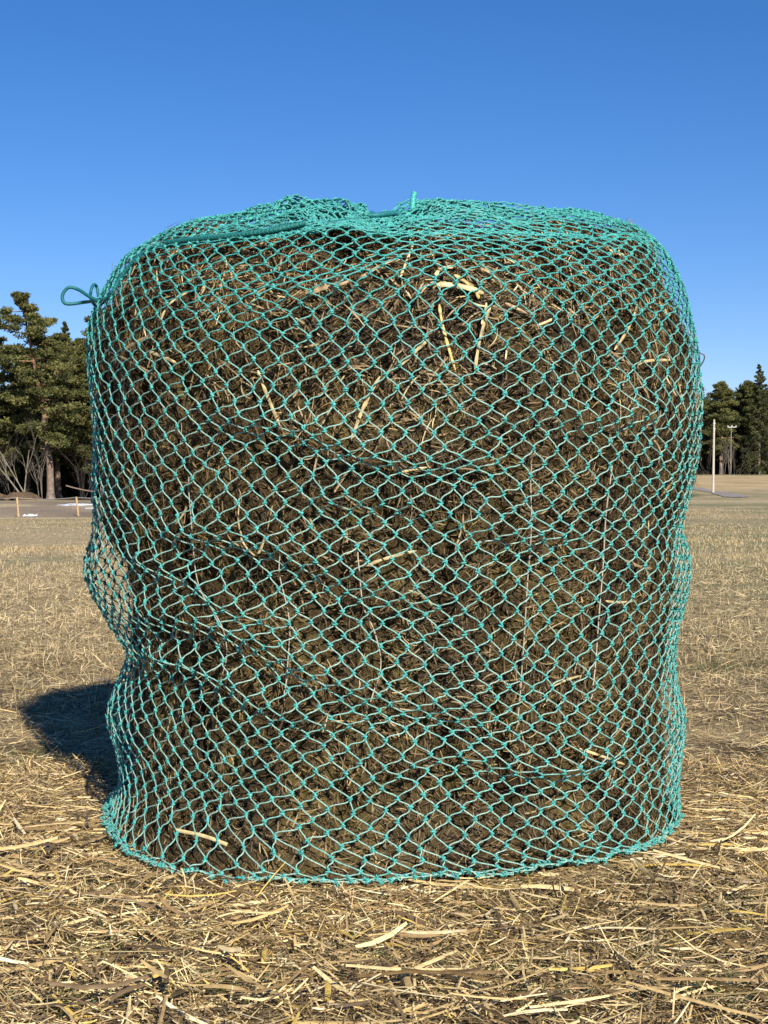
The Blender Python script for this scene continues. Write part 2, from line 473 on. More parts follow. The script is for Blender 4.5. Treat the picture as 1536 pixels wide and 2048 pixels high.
# wild fibres that stand off the outline
n = 2600
ph = rng.uniform(-math.pi, math.pi, n); s = rng.uniform(.02, .9, n) * SMAX
p, nrm = surf(ph, s, 1); e1, e2 = frame_of(nrm); a = rng.uniform(0, 2 * math.pi, n)
T = norm(np.cos(a)[:, None] * e1 + np.sin(a)[:, None] * e2 + nrm * rng.uniform(.1, .9, n)[:, None]); B = np.cross(nrm, T)
L = rng.uniform(.015, .055, n); u = np.linspace(0, 1, 6)
P = p[:, None] + L[:, None, None] * (u[None, :, None] * T[:, None] + (rng.normal(0, .7, n)[:, None] * (u ** 2)[None])[..., None] * B[:, None])
b = Buf(); W = norm(np.cross(T, rng.normal(0, 1, (n, 3))))[:, None] * (np.linspace(.8, .3, 6) * .0009)[None, :, None]
P[..., 2] = np.maximum(P[..., 2], .004)
ribbons(b, P - off, W, np.array([.07, .045, .025]) * rng.uniform(.5, 2.2, (n, 1)))
o = b.build('stray_fibres', M_fibre, bale); o['kind'] = 'stuff'

# single pale stalks that show between the meshes: pixel paths laid onto the hay surface
def lay(pts, width, col, lift=.010, n=14, flat=True, name='straw_stalk', mat=None, parent=bale, label=None):
    P = []; N = []
    for x, y in catmull([(float(a), float(c)) for a, c in pts], n):
        p, nr = ray_bale(x, y, lift); P.append(p); N.append(nr)
    P = np.array(P); N = np.array(N)
    tt_ = np.linspace(-1, 1, n)
    if flat:
        P = np.stack([np.polyval(np.polyfit(tt_, P[:, i_], 1 if len(pts) < 3 else 2), tt_) for i_ in range(3)], 1)
    else:
        P = np.stack([np.polyval(np.polyfit(tt_, P[:, i_], 9), tt_) for i_ in range(3)], 1)
    P = P + np.outer(np.linspace(-.5, .5, n) * rng.uniform(-1, 1), N[n // 2]) * .008
    bb = Buf(); c = np.array([col]) * rng.uniform(.8, 1.1)
    if flat: c = c[:, None] * np.clip(rng.normal(1, .16, (1, n, 1)) * np.where(rng.random((1, n, 1)) < .15, .55, 1), .3, 1.2)
    if flat:
        T = norm(np.gradient(P, axis=0)); W = norm(np.cross(T, N)); hw = width * .8 / F * 2.8 / 2
        tap = rng.uniform(.75, 1.1, n); tap[0] = .4; tap[-1] = .3
        W = W * (hw * tap)[:, None]
        ribbons(bb, (P - off)[None], W[None], c, crease=(N * hw * .45)[None])
    else:
        tubes(bb, (P - off)[None], np.full((1, n), width / F * 2.8 / 2), c, 6)
    return bb.build(name, mat or M_straw, parent, smooth=not flat)
ST = (.62, .47, .23); SY = (.62, .44, .14); SB = (.38, .26, .13)
stalks = [([(520, 742), (540, 790), (566, 852)], 9, ST), ([(852, 682), (790, 742)], 9, ST), ([(760, 755), (728, 815), (704, 882)], 9, ST),
    ([(872, 574), (920, 578), (962, 592)], 15, ST), ([(905, 558), (940, 578), (955, 600)], 10, SY), ([(868, 560), (880, 545), (903, 540)], 9, ST), ([(978, 612), (958, 670), (946, 745)], 8, ST),
    ([(876, 612), (884, 660), (908, 742)], 7, SY), ([(1268, 612), (1250, 655), (1218, 702)], 9, ST), ([(1208, 704), (1235, 720), (1262, 734)], 7, SB),
    ([(1262, 732), (1290, 722), (1332, 722)], 8, ST), ([(1325, 755), (1342, 792)], 7, ST), ([(733, 1130), (780, 1115), (832, 1100)], 8, ST),
    ([(615, 592), (655, 580), (702, 566)], 12, SB), ([(720, 562), (760, 540), (800, 520)], 9, SB), ([(484, 1000), (484, 1040), (488, 1070)], 5, ST), ([(488, 1072), (500, 1095), (516, 1112)], 6, ST), ([(516, 1112), (528, 1095), (536, 1075)], 6, ST),
    ([(333, 640), (348, 612), (382, 586)], 9, ST), ([(216, 702), (265, 722), (318, 750)], 6, SB), ([(308, 706), (335, 714), (364, 728)], 9, ST), ([(245, 712), (270, 692), (320, 672)], 11, SB),
    ([(1214, 505), (1238, 518)], 10, ST), ([(322, 530), (350, 516), (376, 504)], 9, ST), ([(800, 944), (826, 938), (854, 936)], 6, ST), ([(340, 1455), (350, 1425), (356, 1402)], 7, SB),
    ([(288, 1514), (300, 1546)], 9, ST), ([(1240, 1120), (1270, 1132), (1298, 1138)], 8, SB), ([(1202, 1200), (1230, 1204), (1262, 1200)], 6, ST), ([(1298, 880), (1312, 900), (1316, 934)], 6, SB),
    ([(360, 1046), (372, 1030), (384, 1010)], 6, ST), ([(1008, 610), (1040, 625), (1062, 632)], 8, SB), ([(1066, 655), (1090, 645), (1100, 640)], 6, ST), ([(380, 1010), (372, 1060), (350, 1085)], 5, SB),
    ([(820, 1180), (850, 1195), (868, 1216)], 6, ST), ([(1155, 1498), (1200, 1512), (1240, 1528)], 6, ST), ([(1092, 1378), (1120, 1362), (1155, 1350)], 6, ST), ([(1140, 1345), (1150, 1320)], 4, SB),
    ([(440, 590), (470, 640)], 5, SB), ([(1005, 720), (1012, 690)], 5, ST), ([(430, 760), (450, 800)], 5, SB), ([(590, 700), (640, 690)], 5, SB), ([(960, 650), (968, 610)], 5, ST),
    ([(550, 1010), (540, 1060)], 4, SB), ([(700, 940), (670, 985)], 5, SB), ([(640, 900), (628, 960)], 5, SB), ([(1330, 560), (1345, 590)], 6, ST), ([(255, 930), (280, 955)], 4, ST),
    ([(1035, 1460), (1048, 1495)], 4, SB), ([(920, 1060), (905, 1110)], 5, SB), ([(1000, 520), (1040, 540)], 6, ST), ([(880, 500), (892, 540)], 6, SB), ([(826, 500), (800, 560)], 6, ST)]
for p_, w_, c_ in stalks:
    lay(p_, w_, c_, lift=.013)
# remains of the pale baling twine
TW = (.46, .39, .29)
for p_ in ([(378, 955), (388, 1100), (405, 1190), (440, 1240), (455, 1300), (445, 1350), (424, 1402)],
           [(556, 1090), (560, 1150), (580, 1240), (576, 1330), (570, 1400)],
           [(716, 1100), (724, 1200), (742, 1245), (757, 1290), (760, 1340), (742, 1402)],
           [(1063, 925), (1060, 1080), (1052, 1180), (1048, 1270), (1040, 1380), (1034, 1450)],
           [(1224, 915), (1212, 1010), (1205, 1120), (1198, 1230), (1190, 1340), (1184, 1400)]):
    lay(p_, 2.9, TW, lift=.004, n=40, flat=False, name='baling_twine', mat=M_twine)

# ------------------------------------------------------------------ the net
net = empty('hay_net', (CX, CY, 0))
tag(net, 'turquoise knotted slow feeder net pulled over the brown hay bale and gathered on top', 'hay net')
NC = 80
# half-row positions: the strand length is fixed, so rows stretch as the columns close up on top
rows = [.0, .003, .007, .012, .020]; Ls = .031
mr = np.interp(np.linspace(0, SMAX, 500), sn, mr_)
while rows[-1] < SMAX - .012:
    rad_ = np.interp(rows[-1], np.linspace(0, SMAX, 500), mr)
    Ls = np.interp(rows[-1], [0, .45, .75, .95, 1.1], [.0290, .0310, .0320, .0350, .0360])
    hw = min(math.pi * rad_ / NC, Ls * .75)
    rows.append(rows[-1] + math.sqrt(Ls ** 2 - hw ** 2) * .985 * np.interp(rows[-1], [1.03, 1.09, 1.45, 1.6], [1, .56, .62, .9]))
rows = np.array(rows); rows[-1] = min(rows[-1], SMAX - .004); NRW = len(rows)

def net_warp(phi, s):
    """slack and folds of the net: returns azimuth, arc length, lift off the hay"""
    a = phi + math.pi / 2                     # 0 faces the camera, negative = left
    a = (a + math.pi) % (2 * math.pi) - math.pi
    x = np.sin(a) * .65
    edge = np.clip(s / .06, 0, 1) * np.clip((SMAX - .25 - s) / .25, 0, 1)
    ph = phi - .055 * np.sin(2 * a) + .16 * edge * (s - .6) + .018 * edge * fbm(a * 2.6, s * 3.2, seed=71, octv=2)
    ds = -.036 * np.sin(a) * edge + .014 * edge * fbm(a * 2.2, s * 3.6, seed=73, octv=2) + .010 * edge * vnoise(a * 1.6 + 2 * s, s * 9 + a * 1.1, seed=74)
    wt = np.clip((s - .75) / .35, 0, 1)
    ph = ph - .035 * wt * np.sin(2 * a) * (np.cos(a) > 0) - .05 * edge * np.exp(-((a + 1.45) / .3) ** 2) * np.exp(-((s - 1.0) / .14) ** 2)
    ds = ds + .040 * np.exp(-((a - .12) / .30) ** 2) * np.exp(-((s - 1.10) / .07) ** 2) - .020 * np.exp(-((a + .62) / .35) ** 2) * np.exp(-((s - 1.08) / .08) ** 2)
    lift = .000 + .008 * (1 + fbm(a * 3.3, s * 5, seed=77, octv=2)) * edge
    # folds: (x0,z0,x1,z1, squeeze, half width)
    for x0, z0, x1, z1, sq, hwid in FOLDS:
        t = np.clip((x - x0) / (x1 - x0), -.5, 1.5)
        s0 = z0 + (z1 - z0) * t + .012 * np.sin(t * 7)
        env = np.exp(-np.maximum(np.abs(t - .5) - .40, 0) ** 2 / .02) * (np.cos(a) > -.1)
        q = (s - s0) / hwid
        ds = ds - env * sq * np.tanh(q) * np.exp(-(q / 3.6) ** 2)
        lift = lift + env * (.030 * np.exp(-((q - .8) / .7) ** 2) - .008 * np.exp(-((q + .5) / .6) ** 2))
    lift = lift + np.clip(1 - s / .03, 0, 1) * .020 * rng.random(np.shape(s))**2
    lift = np.maximum(lift, -.0055)
    tz = np.clip((s - SMAX + .52) / .3, 0, 1)
    lift = lift + tz * np.clip((SMAX - s) / .1, 0, 1) * (.008 + .016 * fbm(a * 5, s * 7, seed=79, octv=2))
    return ph, np.clip(s + ds, 0, SMAX), lift
def SZ(y): return CAMZ + (HOR - y) / F * 2.78
def SX(x): return (x - 790) / F * 2.85
FOLDS = [(SX(420), SZ(605), SX(740), SZ(545), .012, .035),
         (SX(400), SZ(862), SX(1000), SZ(925), .026, .046),
         (SX(330), SZ(1085), SX(930), SZ(1215), .025, .048),
         (SX(250), SZ(1285), SX(1020), SZ(1440), .024, .046),
         (SX(900), SZ(860), SX(1330), SZ(800), .006, .03),
         (SX(240), SZ(1150), SX(560), SZ(1265), .012, .030), (SX(270), SZ(1385), SX(760), SZ(1475), .010, .028),
         (SX(620), SZ(1010), SX(1180), SZ(1075), .008, .030), (SX(820), SZ(1560), SX(1290), SZ(1500), .008, .030)]
nb = Buf()
col_i = np.arange(NC)
def lattice(k, shift):       # azimuth of knots in half row k
    return -math.pi / 2 + (col_i + shift + (.5 if k % 2 else 0)) * 2 * math.pi / NC
jit = rng.normal(0, 1, (NRW, NC, 2)) * np.array([.0055, .0016])
KP = np.zeros((NRW, NC, 2))
for k in range(NRW):
    KP[k, :, 0] = lattice(k, 0) + jit[k, :, 0]; KP[k, :, 1] = rows[k] + jit[k, :, 1] * (k > 0)
segs = []
u = np.linspace(0, 1, 8)
h00, h10, h01, h11 = 2 * u ** 3 - 3 * u ** 2 + 1, u ** 3 - 2 * u ** 2 + u, -2 * u ** 3 + 3 * u ** 2, u ** 3 - u ** 2
teal = np.array([.026, .33, .30]); mint = np.array([.32, .45, .365])
for k in range(NRW - 1):
    for side in (0, 1):
        A0 = KP[k]
        idx = (col_i + (side if k % 2 else side - 1)) % NC
        B0 = KP[k + 1][idx].copy()
        d = B0[:, 0] - A0[:, 0]
        B0[:, 0] -= np.round(d / (2 * math.pi)) * 2 * math.pi
        dphi = B0[:, 0] - A0[:, 0]; dsv = B0[:, 1] - A0[:, 1]
        m = (1.25 if side == 0 else 1.95) * rng.uniform(.8, 1.15, NC)
        ph = h00[None] * A0[:, :1] + h01[None] * B0[:, :1] + (h10 + h11)[None] * (dphi * .12)[:, None]
        ss = h00[None] * A0[:, 1:] + h01[None] * B0[:, 1:] + (h10 + h11)[None] * (dsv * m)[:, None]
        segs.append((ph, ss))
PH = np.concatenate([q[0] for q in segs]); SSg = np.concatenate([q[1] for q in segs])
ph2, s2, lf = net_warp(PH, SSg)
lf = lf + (.0022 * np.sin(u * math.pi))[None] * rng.uniform(-.4, 1.6, (len(PH), 1))
P, N = surf(ph2.ravel(), s2.ravel(), 0, lf.ravel())
P = P.reshape(PH.shape + (3,)); N = N.reshape(P.shape)
# loose pouch hanging off the left side
def gather(P):
    """the cinched opening lies towards the camera on top of the bale, so the top of the net is drawn to it"""
    x = P[..., 0] - CX; y = P[..., 1] - CY; rho = np.hypot(x, y)
    top = np.clip((P[..., 2] - 1.08) / .07, 0, 1)
    RT = .62
    t = np.clip(1 - rho / RT, 0, 1) * top
    nx = x - .045 * t + .012 * t * vnoise(x * 14, y * 14, P[..., 2] * 9, seed=97); ny = y - .46 * t + .014 * t * vnoise(x * 16, y * 16, P[..., 2] * 9, seed=98)
    nr = np.hypot(nx, ny); nph = np.arctan2(ny, nx)
    # height of the undisturbed net at the old and the new place
    def zt(phv, rv):
        wv = wdir(phv); zz = 0
        for d in range(4):
            m = slice(300, 500)
            zz = zz + wv[d] * np.interp(-rv, -TR[0, d][m], TZ[0, d][m])
        return zz
    dz = (zt(nph, nr) - zt(np.arctan2(y, x), rho)) * np.clip(t * 8, 0, 1)
    # ridge and hollow round the knot, loose ridges on both sides
    px_, py_ = nx + .045, ny + .46
    q = np.hypot(px_, py_)
    dz = dz + top * (.012 * np.exp(-((q - .17) / .10) ** 2) * np.clip(np.abs(px_) / np.maximum(q, .01), 0, 1) - .022 * np.exp(-(q / .07) ** 2)) * np.clip(t * 8, 0, 1)
    dz = dz - .006 * t + top * t * (.013 * vnoise(np.arctan2(py_, px_) * 4.0, q * 7, seed=96) + .010 * vnoise(np.arctan2(py_, px_) * 11.0, q * 9, seed=94))
    return np.stack([CX + nx, CY + ny, P[..., 2] + dz], -1)
def pouch(P):
    P = gather(P)
    th = np.arctan2(P[..., 1] - CY, P[..., 0] - CX); z = P[..., 2]
    dth = (th + math.pi - .02 + math.pi) % (2 * math.pi) - math.pi
    e1 = np.exp(-((z - .545) / .075) ** 2) * np.exp(-(dth / .42) ** 2) * .036
    e2 = np.exp(-((z - .215) / .05) ** 2) * np.exp(-((dth - .1) / .45) ** 2) * .012
    wr = .35 * vnoise(th * 9, z * 30, seed=91)
    rr = np.stack([np.cos(th), np.sin(th), np.zeros_like(th)], -1)
    return P + rr * ((e1 * (1 + wr) + e2))[..., None] + np.stack([np.zeros_like(z), np.zeros_like(z), -.03 * e1 / .05], -1)
P = pouch(P)
foot = lambda Q: .006 + .009 * (1 + vnoise(Q[..., 0] * 40, Q[..., 1] * 40, seed=99))
P[..., 2] = np.maximum(P[..., 2], foot(P))
mid = np.sin(u * math.pi)[None, :, None]
vary = rng.uniform(0, 1, (len(P), 1, 1))
sheen_fade = np.clip((1.10 - P[..., 2:3]) / .25, .22, 1)
C = teal + (mint - teal) * np.clip(mid ** .6 * (.55 + .5 * vary) * sheen_fade, 0, 1)  # strand sheen painted into the colour as pale mint mid-strand, weaker towards the top
R = np.full(P.shape[:2], .00132) * (1 + .25 * (1 - mid[..., 0]))
tubes(nb, P - off, R, C, 5, ref=N)
netting = nb.build('netting', M_net, net, smooth=True)
# knots
kph, ks, klf = net_warp(KP[:-1, :, 0].ravel(), KP[:-1, :, 1].ravel())
KPW, KN = surf(kph, ks, 0, klf + .001)
KPW = pouch(KPW); KPW[:, 2] = np.maximum(KPW[:, 2], foot(KPW))
e1, e2 = frame_of(KN)
n = len(KPW)
kb = Buf()
# each knot: a fat short core along the strand and two small wraps across it
rot = rng.normal(0, .45, n); ax = np.sin(rot)[:, None] * e1 + np.cos(rot)[:, None] * e2; bx = np.cross(KN, ax)
uu = np.linspace(-1, 1, 5)
core = KPW[:, None] + ax[:, None] * (uu * .0060)[None, :, None]
tubes(kb, core - off, np.sqrt(np.clip(1.02 - uu ** 2, .03, 1))[None] * rng.uniform(.0023, .0034, (n, 1)), (teal * .62 + mint * .10) * rng.uniform(.7, 1.25, (n, 1)), 6, ref=KN[:, None])
for sgn in (-1, 1):
    tl = rng.normal(.5, .2, n)[:, None]
    dirv = norm(bx * 1.0 + ax * tl * sgn)
    pc = KPW[:, None] + ax[:, None] * (sgn * .0018) + dirv[:, None] * (uu * .0046)[None, :, None] + KN[:, None] * ((1 - uu ** 2) * .0030)[None, :, None]
    tubes(kb, pc - off, np.full((n, 5), .0014), (teal * .85 + mint * .10) * rng.uniform(.8, 1.3, (n, 1)), 5, ref=KN[:, None])
kb.build('net_knots', M_net, net, smooth=True)['kind'] = 'stuff'

def cord(name, pts, rad, colr, n=80, parent=net, mat=None):
    P = catmull(pts, n)
    bb = Buf()
    tubes(bb, (P - off)[None], np.full((1, n), rad) * (1 + .06 * np.sin(np.arange(n) * 2.1))[None], np.array([colr]), 8)
    # the braid: two thin plies winding round the core
    T = norm(np.gradient(P, axis=0)); A_ = norm(np.cross(T, np.array([.2, .9, .1]))); B_ = np.cross(T, A_)
    P3 = catmull(pts, n * 4); T = norm(np.gradient(P3, axis=0)); A_ = norm(np.cross(T, np.array([.2, .9, .1]))); B_ = np.cross(T, A_)
    Ltot = np.concatenate([[0], np.cumsum(np.linalg.norm(np.diff(P3, axis=0), axis=1))])
    for f0 in (0, math.pi):
        for sg in (-1, 1):
            aa = sg * Ltot / (rad * 3.2) * 2 * math.pi + f0
            Q = P3 + rad * .82 * (np.cos(aa)[:, None] * A_ + np.sin(aa)[:, None] * B_)
            tubes(bb, (Q - off)[None], np.full((1, len(Q)), rad * .28), np.array([colr]) * 1.3, 4)
    return bb.build(name, mat or M_cord, parent, smooth=True)
CT = (.008, .12, .12)
w3 = lambda x, y, D=3.28: px_world(x, y, D)
cord('drawcord_loop', [w3(232, 590, 3.15), w3(205, 600, 3.20), w3(170, 605), w3(133, 608), w3(126, 592), w3(138, 576), w3(158, 580), w3(180, 594, 3.24), w3(205, 606, 3.2)], .0036, CT)
cord('drawcord_loop', [w3(196, 618, 3.22), w3(183, 600), w3(183, 582), w3(189, 570, 3.3), w3(195, 576, 3.32), w3(199, 598, 3.3), w3(208, 606, 3.2)], .0032, CT, 50)
cordpts = [w3(205, 602, 3.2)]
for x, y in [(222, 592), (240, 560), (268, 524), (300, 502), (340, 492), (400, 486), (470, 479), (540, 470), (600, 458), (660, 448), (720, 440)]:
    cordpts.append(px_world(x, y, ray_bale(x, y + 14, 0)[0][1] - .022))
cord('drawcord', cordpts, .0042, CT, 120)
thick = [px_world(x, y, ray_bale(x, y + 14, 0)[0][1] - .030) for x, y in ((335, 493), (400, 486), (470, 479), (540, 470), (575, 463), (610, 455))]
cord('drawcord', [p + np.array([0, -.004, .006]) for p in thick], .0050, (.009, .12, .11), 90)
G3 = lambda x, y, dz=0: px_world(x, y, 2.93 + dz)
cord('drawcord_knot', [G3(706, 432), G3(728, 440, -.02), G3(742, 428), G3(750, 440, -.03), G3(736, 448, -.04), G3(730, 434, -.03), G3(755, 432, -.03), G3(792, 428), G3(802, 436)], .0050, (.01, .13, .14), 90)
cord('cord_end', [G3(824, 440), G3(825, 415), G3(826, 400), G3(829, 386)], .0050, (.06, .40, .34), 30)
# pale straws caught in the gather
for p_, q_ in (((705, 446), (748, 454)), ((745, 456), (772, 450)), ((718, 440), (750, 456)), ((742, 464), (760, 452))):
    P = np.linspace(G3(*p_, -.06), G3(*q_, -.06), 6)[None]
    bb = Buf(); ribbons(bb, P - off, np.array([0, .2, 1])[None, None] * np.full((1, 6, 1), .0016), np.array([[.6, .45, .22]]))
    bb.build('straw_stalk', M_straw, bale)

def single_stalk(pts, rad, colr, label):
    P = catmull([np.array(p) for p in pts], 16)
    o0 = P[0].copy()
    bb = Buf(); T = norm(np.gradient(P, axis=0))
    W = norm(np.cross(T, np.array([0, -1.0, .2]))) * rad
    ribbons(bb, (P - o0)[None], W[None], np.array([colr]), crease=np.broadcast_to(np.array([0, -rad * .6, rad * .3]), P.shape)[None])
    o = bb.build('straw_stalk', M_straw); o.location = o0
    return tag(o, label, 'straw', 'single straws caught on the net')
_, nA = ray_bale(420, 1680); 
pA = [ray_bale(x, y, .028)[0] for x, y in ((370, 1664), (420, 1678), (468, 1696))]
single_stalk(pA, .0031, (.66, .50, .24), 'long pale straw lying outside the net near the bottom left of the bale')
single_stalk([px_world(215, 985, 3.12), px_world(180, 982, 3.2), px_world(150, 976, 3.24), px_world(132, 971, 3.26)], .0013, (.28, .19, .12), 'thin brown stalk poking out of the left side of the bale')
single_stalk([px_world(1388, 745, 3.2), px_world(1403, 728, 3.24), px_world(1408, 712, 3.26), px_world(1394, 704, 3.26), px_world(1388, 694, 3.25)], .0014, (.05, .035, .025), 'dark hooked stem curling out of the right side of the bale')

# ------------------------------------------------------------------ straw litter and grass
def in_bale(x, y, m=0.0):
    return np.hypot(x - CX, y - CY) < .61 + m
def wedge(n, d0, d1, power=1.0, k=.33, c=.45):
    """points in the camera-side wedge, density ~ 1/d^power"""
    u = rng.random(n)
    if abs(power - 2) < 1e-6:
        d = d0 * (d1 / d0) ** u
    else:
        e = 2 - power; d = (d0 ** e + u * (d1 ** e - d0 ** e)) ** (1 / e)
    x = rng.uniform(-1, 1, n) * (k * d + c)
    return x, d
def litter(buf, n, d0, d1, l0, l1, w0, w1, pal, lift, power=0.0, pitch=.10, crease=True, clump=None, aniso=.12, segs=4, k=.33, c=.45):
    x, y = wedge(n, d0, d1, power, k, c)
    if clump:
        keep = fbm(x * clump[0], y * clump[0], seed=clump[1], octv=3) + rng.normal(0, .35, n) > clump[2]
        x, y = x[keep], y[keep]
    ok = ~in_bale(x, y); x, y = x[ok], y[ok]; n = len(x)
    z = terrain(x, y)
    az = rng.uniform(0, math.pi, n); az = np.where(rng.random(n) < aniso, rng.normal(0, .45, n), az)
    pt = rng.normal(0, pitch, n) * np.clip((np.hypot(x - CX, y - CY) - .70) / .12, .2, 1)
    T = np.stack([np.cos(az) * np.cos(pt), np.sin(az) * np.cos(pt), np.sin(pt)], 1)
    B = norm(np.cross(np.array([0, 0, 1.0]), T)); U = np.cross(T, B)
    L = l0 + (l1 - l0) * rng.random(n) ** 2.2
    u = np.linspace(-.5, .5, segs)
    bend = rng.normal(0, .10, n); kink = rng.normal(0, .10, n)
    near = np.clip((np.hypot(x - CX, y - CY) - .72) / .12, .25, 1)
    P = np.stack([x, y, z + rng.uniform(lift[0], lift[1], n) * near + np.abs(np.sin(pt)) * l0 * .9], 1)[:, None] + L[:, None, None] * (u[None, :, None] * T[:, None]
        + (bend[:, None] * u[None] ** 2)[..., None] * B[:, None] + (kink[:, None] * np.abs(u)[None])[..., None] * U[:, None])
    P[..., 2] = np.maximum(P[..., 2], (z + .0015)[:, None])
    # nothing inside the bale
    rr = np.hypot(P[..., 0] - CX, P[..., 1] - CY); lim = .56; f = np.where(rr < lim, lim / np.maximum(rr, .1), 1.0)
    P[..., 0] = CX + (P[..., 0] - CX) * f; P[..., 1] = CY + (P[..., 1] - CY) * f
    wd = (w0 + (w1 - w0) * rng.random(n) ** 2) * .5
    tw = rng.normal(0, .5, n)
    W = (np.cos(tw)[:, None] * B + np.sin(tw)[:, None] * U)
    tap = np.ones(segs); tap[0] = .7; tap[-1] = .6
    W = W[:, None] * (wd[:, None] * tap[None])[..., None]
    ci = rng.choice(len(pal), n, p=[q[1] for q in pal]); C = np.array([q[0] for q in pal])[ci] * rng.uniform(.7, 1.25, (n, 1))
    C = C * (1 + .22 * fbm(x * 2.5, y * 2.5, seed=23, octv=2)[:, None])
    cr = (U[:, None] * (wd[:, None, None] * .5)) * np.ones((1, segs, 1)) if crease else None
    ribbons(buf, P, W, np.clip(C, .01, .85), cr)
straw_pal = [((.66, .49, .235), .24), ((.48, .335, .145), .24), ((.27, .175, .075), .21), ((.12, .078, .038), .19), ((.70, .57, .33), .07), ((.52, .36, .09), .05)]
dull_pal = [((.54, .41, .21), .30), ((.36, .265, .13), .3), ((.21, .15, .075), .22), ((.66, .52, .29), .18)]
lb = Buf()
litter(lb, 135000, 1.75, 3.9, .006, .028, .0008, .0030, straw_pal, (0, .014), pitch=.30, crease=False, segs=3)
litter(lb, 44000, 1.75, 3.9, .02, .07, .0010, .0034, straw_pal, (.002, .020), pitch=.34)
litter(lb, 4200, 1.75, 3.5, .04, .13, .002, .0062, straw_pal, (.006, .028), pitch=.16)
litter(lb, 900, 1.75, 3.2, .06, .20, .004, .0095, straw_pal, (.012, .032), pitch=.09)
litter(lb, 60000, 3.3, 7.0, .015, .06, .0010, .0030, dull_pal, (0, .012), pitch=.18, crease=False, power=.6)
litter(lb, 7000, 3.2, 6.5, .04, .13, .0012, .0035, straw_pal, (.004, .02), pitch=.2, power=.8, crease=False)
litter(lb, 40000, 6.5, 14.0, .03, .10, .002, .0055, dull_pal, (0, .02), pitch=.25, crease=False, power=1.0, k=.30)
st = lb.build('straw_litter', M_straw)
tag(st, 'loose yellow straw and chaff strewn on the ground round the bale', 'straw', kind='stuff')

def blades(buf, n, d0, d1, h0, h1, w0, w1, pal, power, lean=.5, clump=None, k=.30, c=.45, pts=None, wscale=0.0):
    if pts is None: x, y = wedge(n, d0, d1, power, k, c)
    else: x, y = pts
    if clump:
        keep = fbm(x * clump[0], y * clump[0] * .6, seed=clump[1], octv=3) + rng.normal(0, .4, len(x)) > clump[2]
        x, y = x[keep], y[keep]
    ok = ~in_bale(x, y, .03); x, y = x[ok], y[ok]; n = len(x)
    z = terrain(x, y); h = rng.uniform(h0, h1, n) * (1 + .3 * vnoise(x * .8, y * .8, seed=27))
    a = rng.uniform(0, 2 * math.pi, n); l = np.abs(rng.normal(0, lean, n))
    D = np.stack([np.cos(a) * l, np.sin(a) * l, np.ones(n)], 1); D = norm(D)
    side = norm(np.cross(D, rng.normal(0, 1, (n, 3)))); side[:, 1] *= .4; side = norm(side)
    wd = rng.uniform(w0, w1, n) * (1 + wscale * y)
    u = np.array([0, .5, 1.0])
    P = np.stack([x, y, z - .004], 1)[:, None] + h[:, None, None] * (u[None, :, None] * D[:, None]) + (h * .35 * l)[:, None, None] * (u ** 2)[None, :, None] * np.stack([np.cos(a), np.sin(a), -.6 + 0 * a], 1)[:, None]
    W = side[:, None] * (wd[:, None] * np.array([1, .8, .15])[None])[..., None] * .5
    ci = rng.choice(len(pal), n, p=[q[1] for q in pal]); C = np.array([q[0] for q in pal])[ci] * rng.uniform(.7, 1.25, (n, 1))
    ribbons(buf, P, W, C)
dry_pal = [((.64, .49, .27), .30), ((.43, .32, .17), .30), ((.21, .155, .08), .30), ((.20, .19, .095), .10)]
gb = Buf()
blades(gb, 26000, 4.2, 9, .015, .05, .0012, .0028, dry_pal, .3, lean=.9, clump=(.9, 81, -.2))
blades(gb, 80000, 4.8, 24, .015, .06, .0018, .0033, dry_pal, .75, lean=.6, clump=(.35, 82, -.35), wscale=.06)
blades(gb, 90000, 18, 78, .02, .05, .003, .005, dry_pal, 1.2, lean=.7, clump=(.12, 83, -.3), wscale=.04, k=.29)
dg = gb.build('dry_grass', M_grass)
tag(dg, 'short pale dead grass and stubble covering the field', 'grass', kind='stuff')
qb = Buf(); green_pal = [((.07, .11, .03), .4), ((.11, .15, .045), .35), ((.17, .19, .07), .25)]
cl = [ray for ray in ((215, 1890), (480, 1975), (330, 1960), (880, 1975), (1060, 1950), (1485, 1830), (1300, 1900), (1120, 2010), (1500, 1330), (1420, 1340), (60, 1525), (700, 1905), (180, 1790), (1420, 1990), (130, 2010))]
for cx_, cy_ in cl:
    D = CAMZ * F / (cy_ - HOR)
    n = 190; x = (cx_ - 768) / F * D + rng.normal(0, .035 * D / 2.2, n); y = D + rng.normal(0, .05 * D / 2.2, n)
    blades(qb, n, 0, 0, .012, .04, .0016, .0034, green_pal, 1, lean=.9, pts=(x, y))
gg = qb.build('green_grass', M_green)
tag(gg, 'sparse green grass shoots coming through the straw', 'grass', kind='stuff')

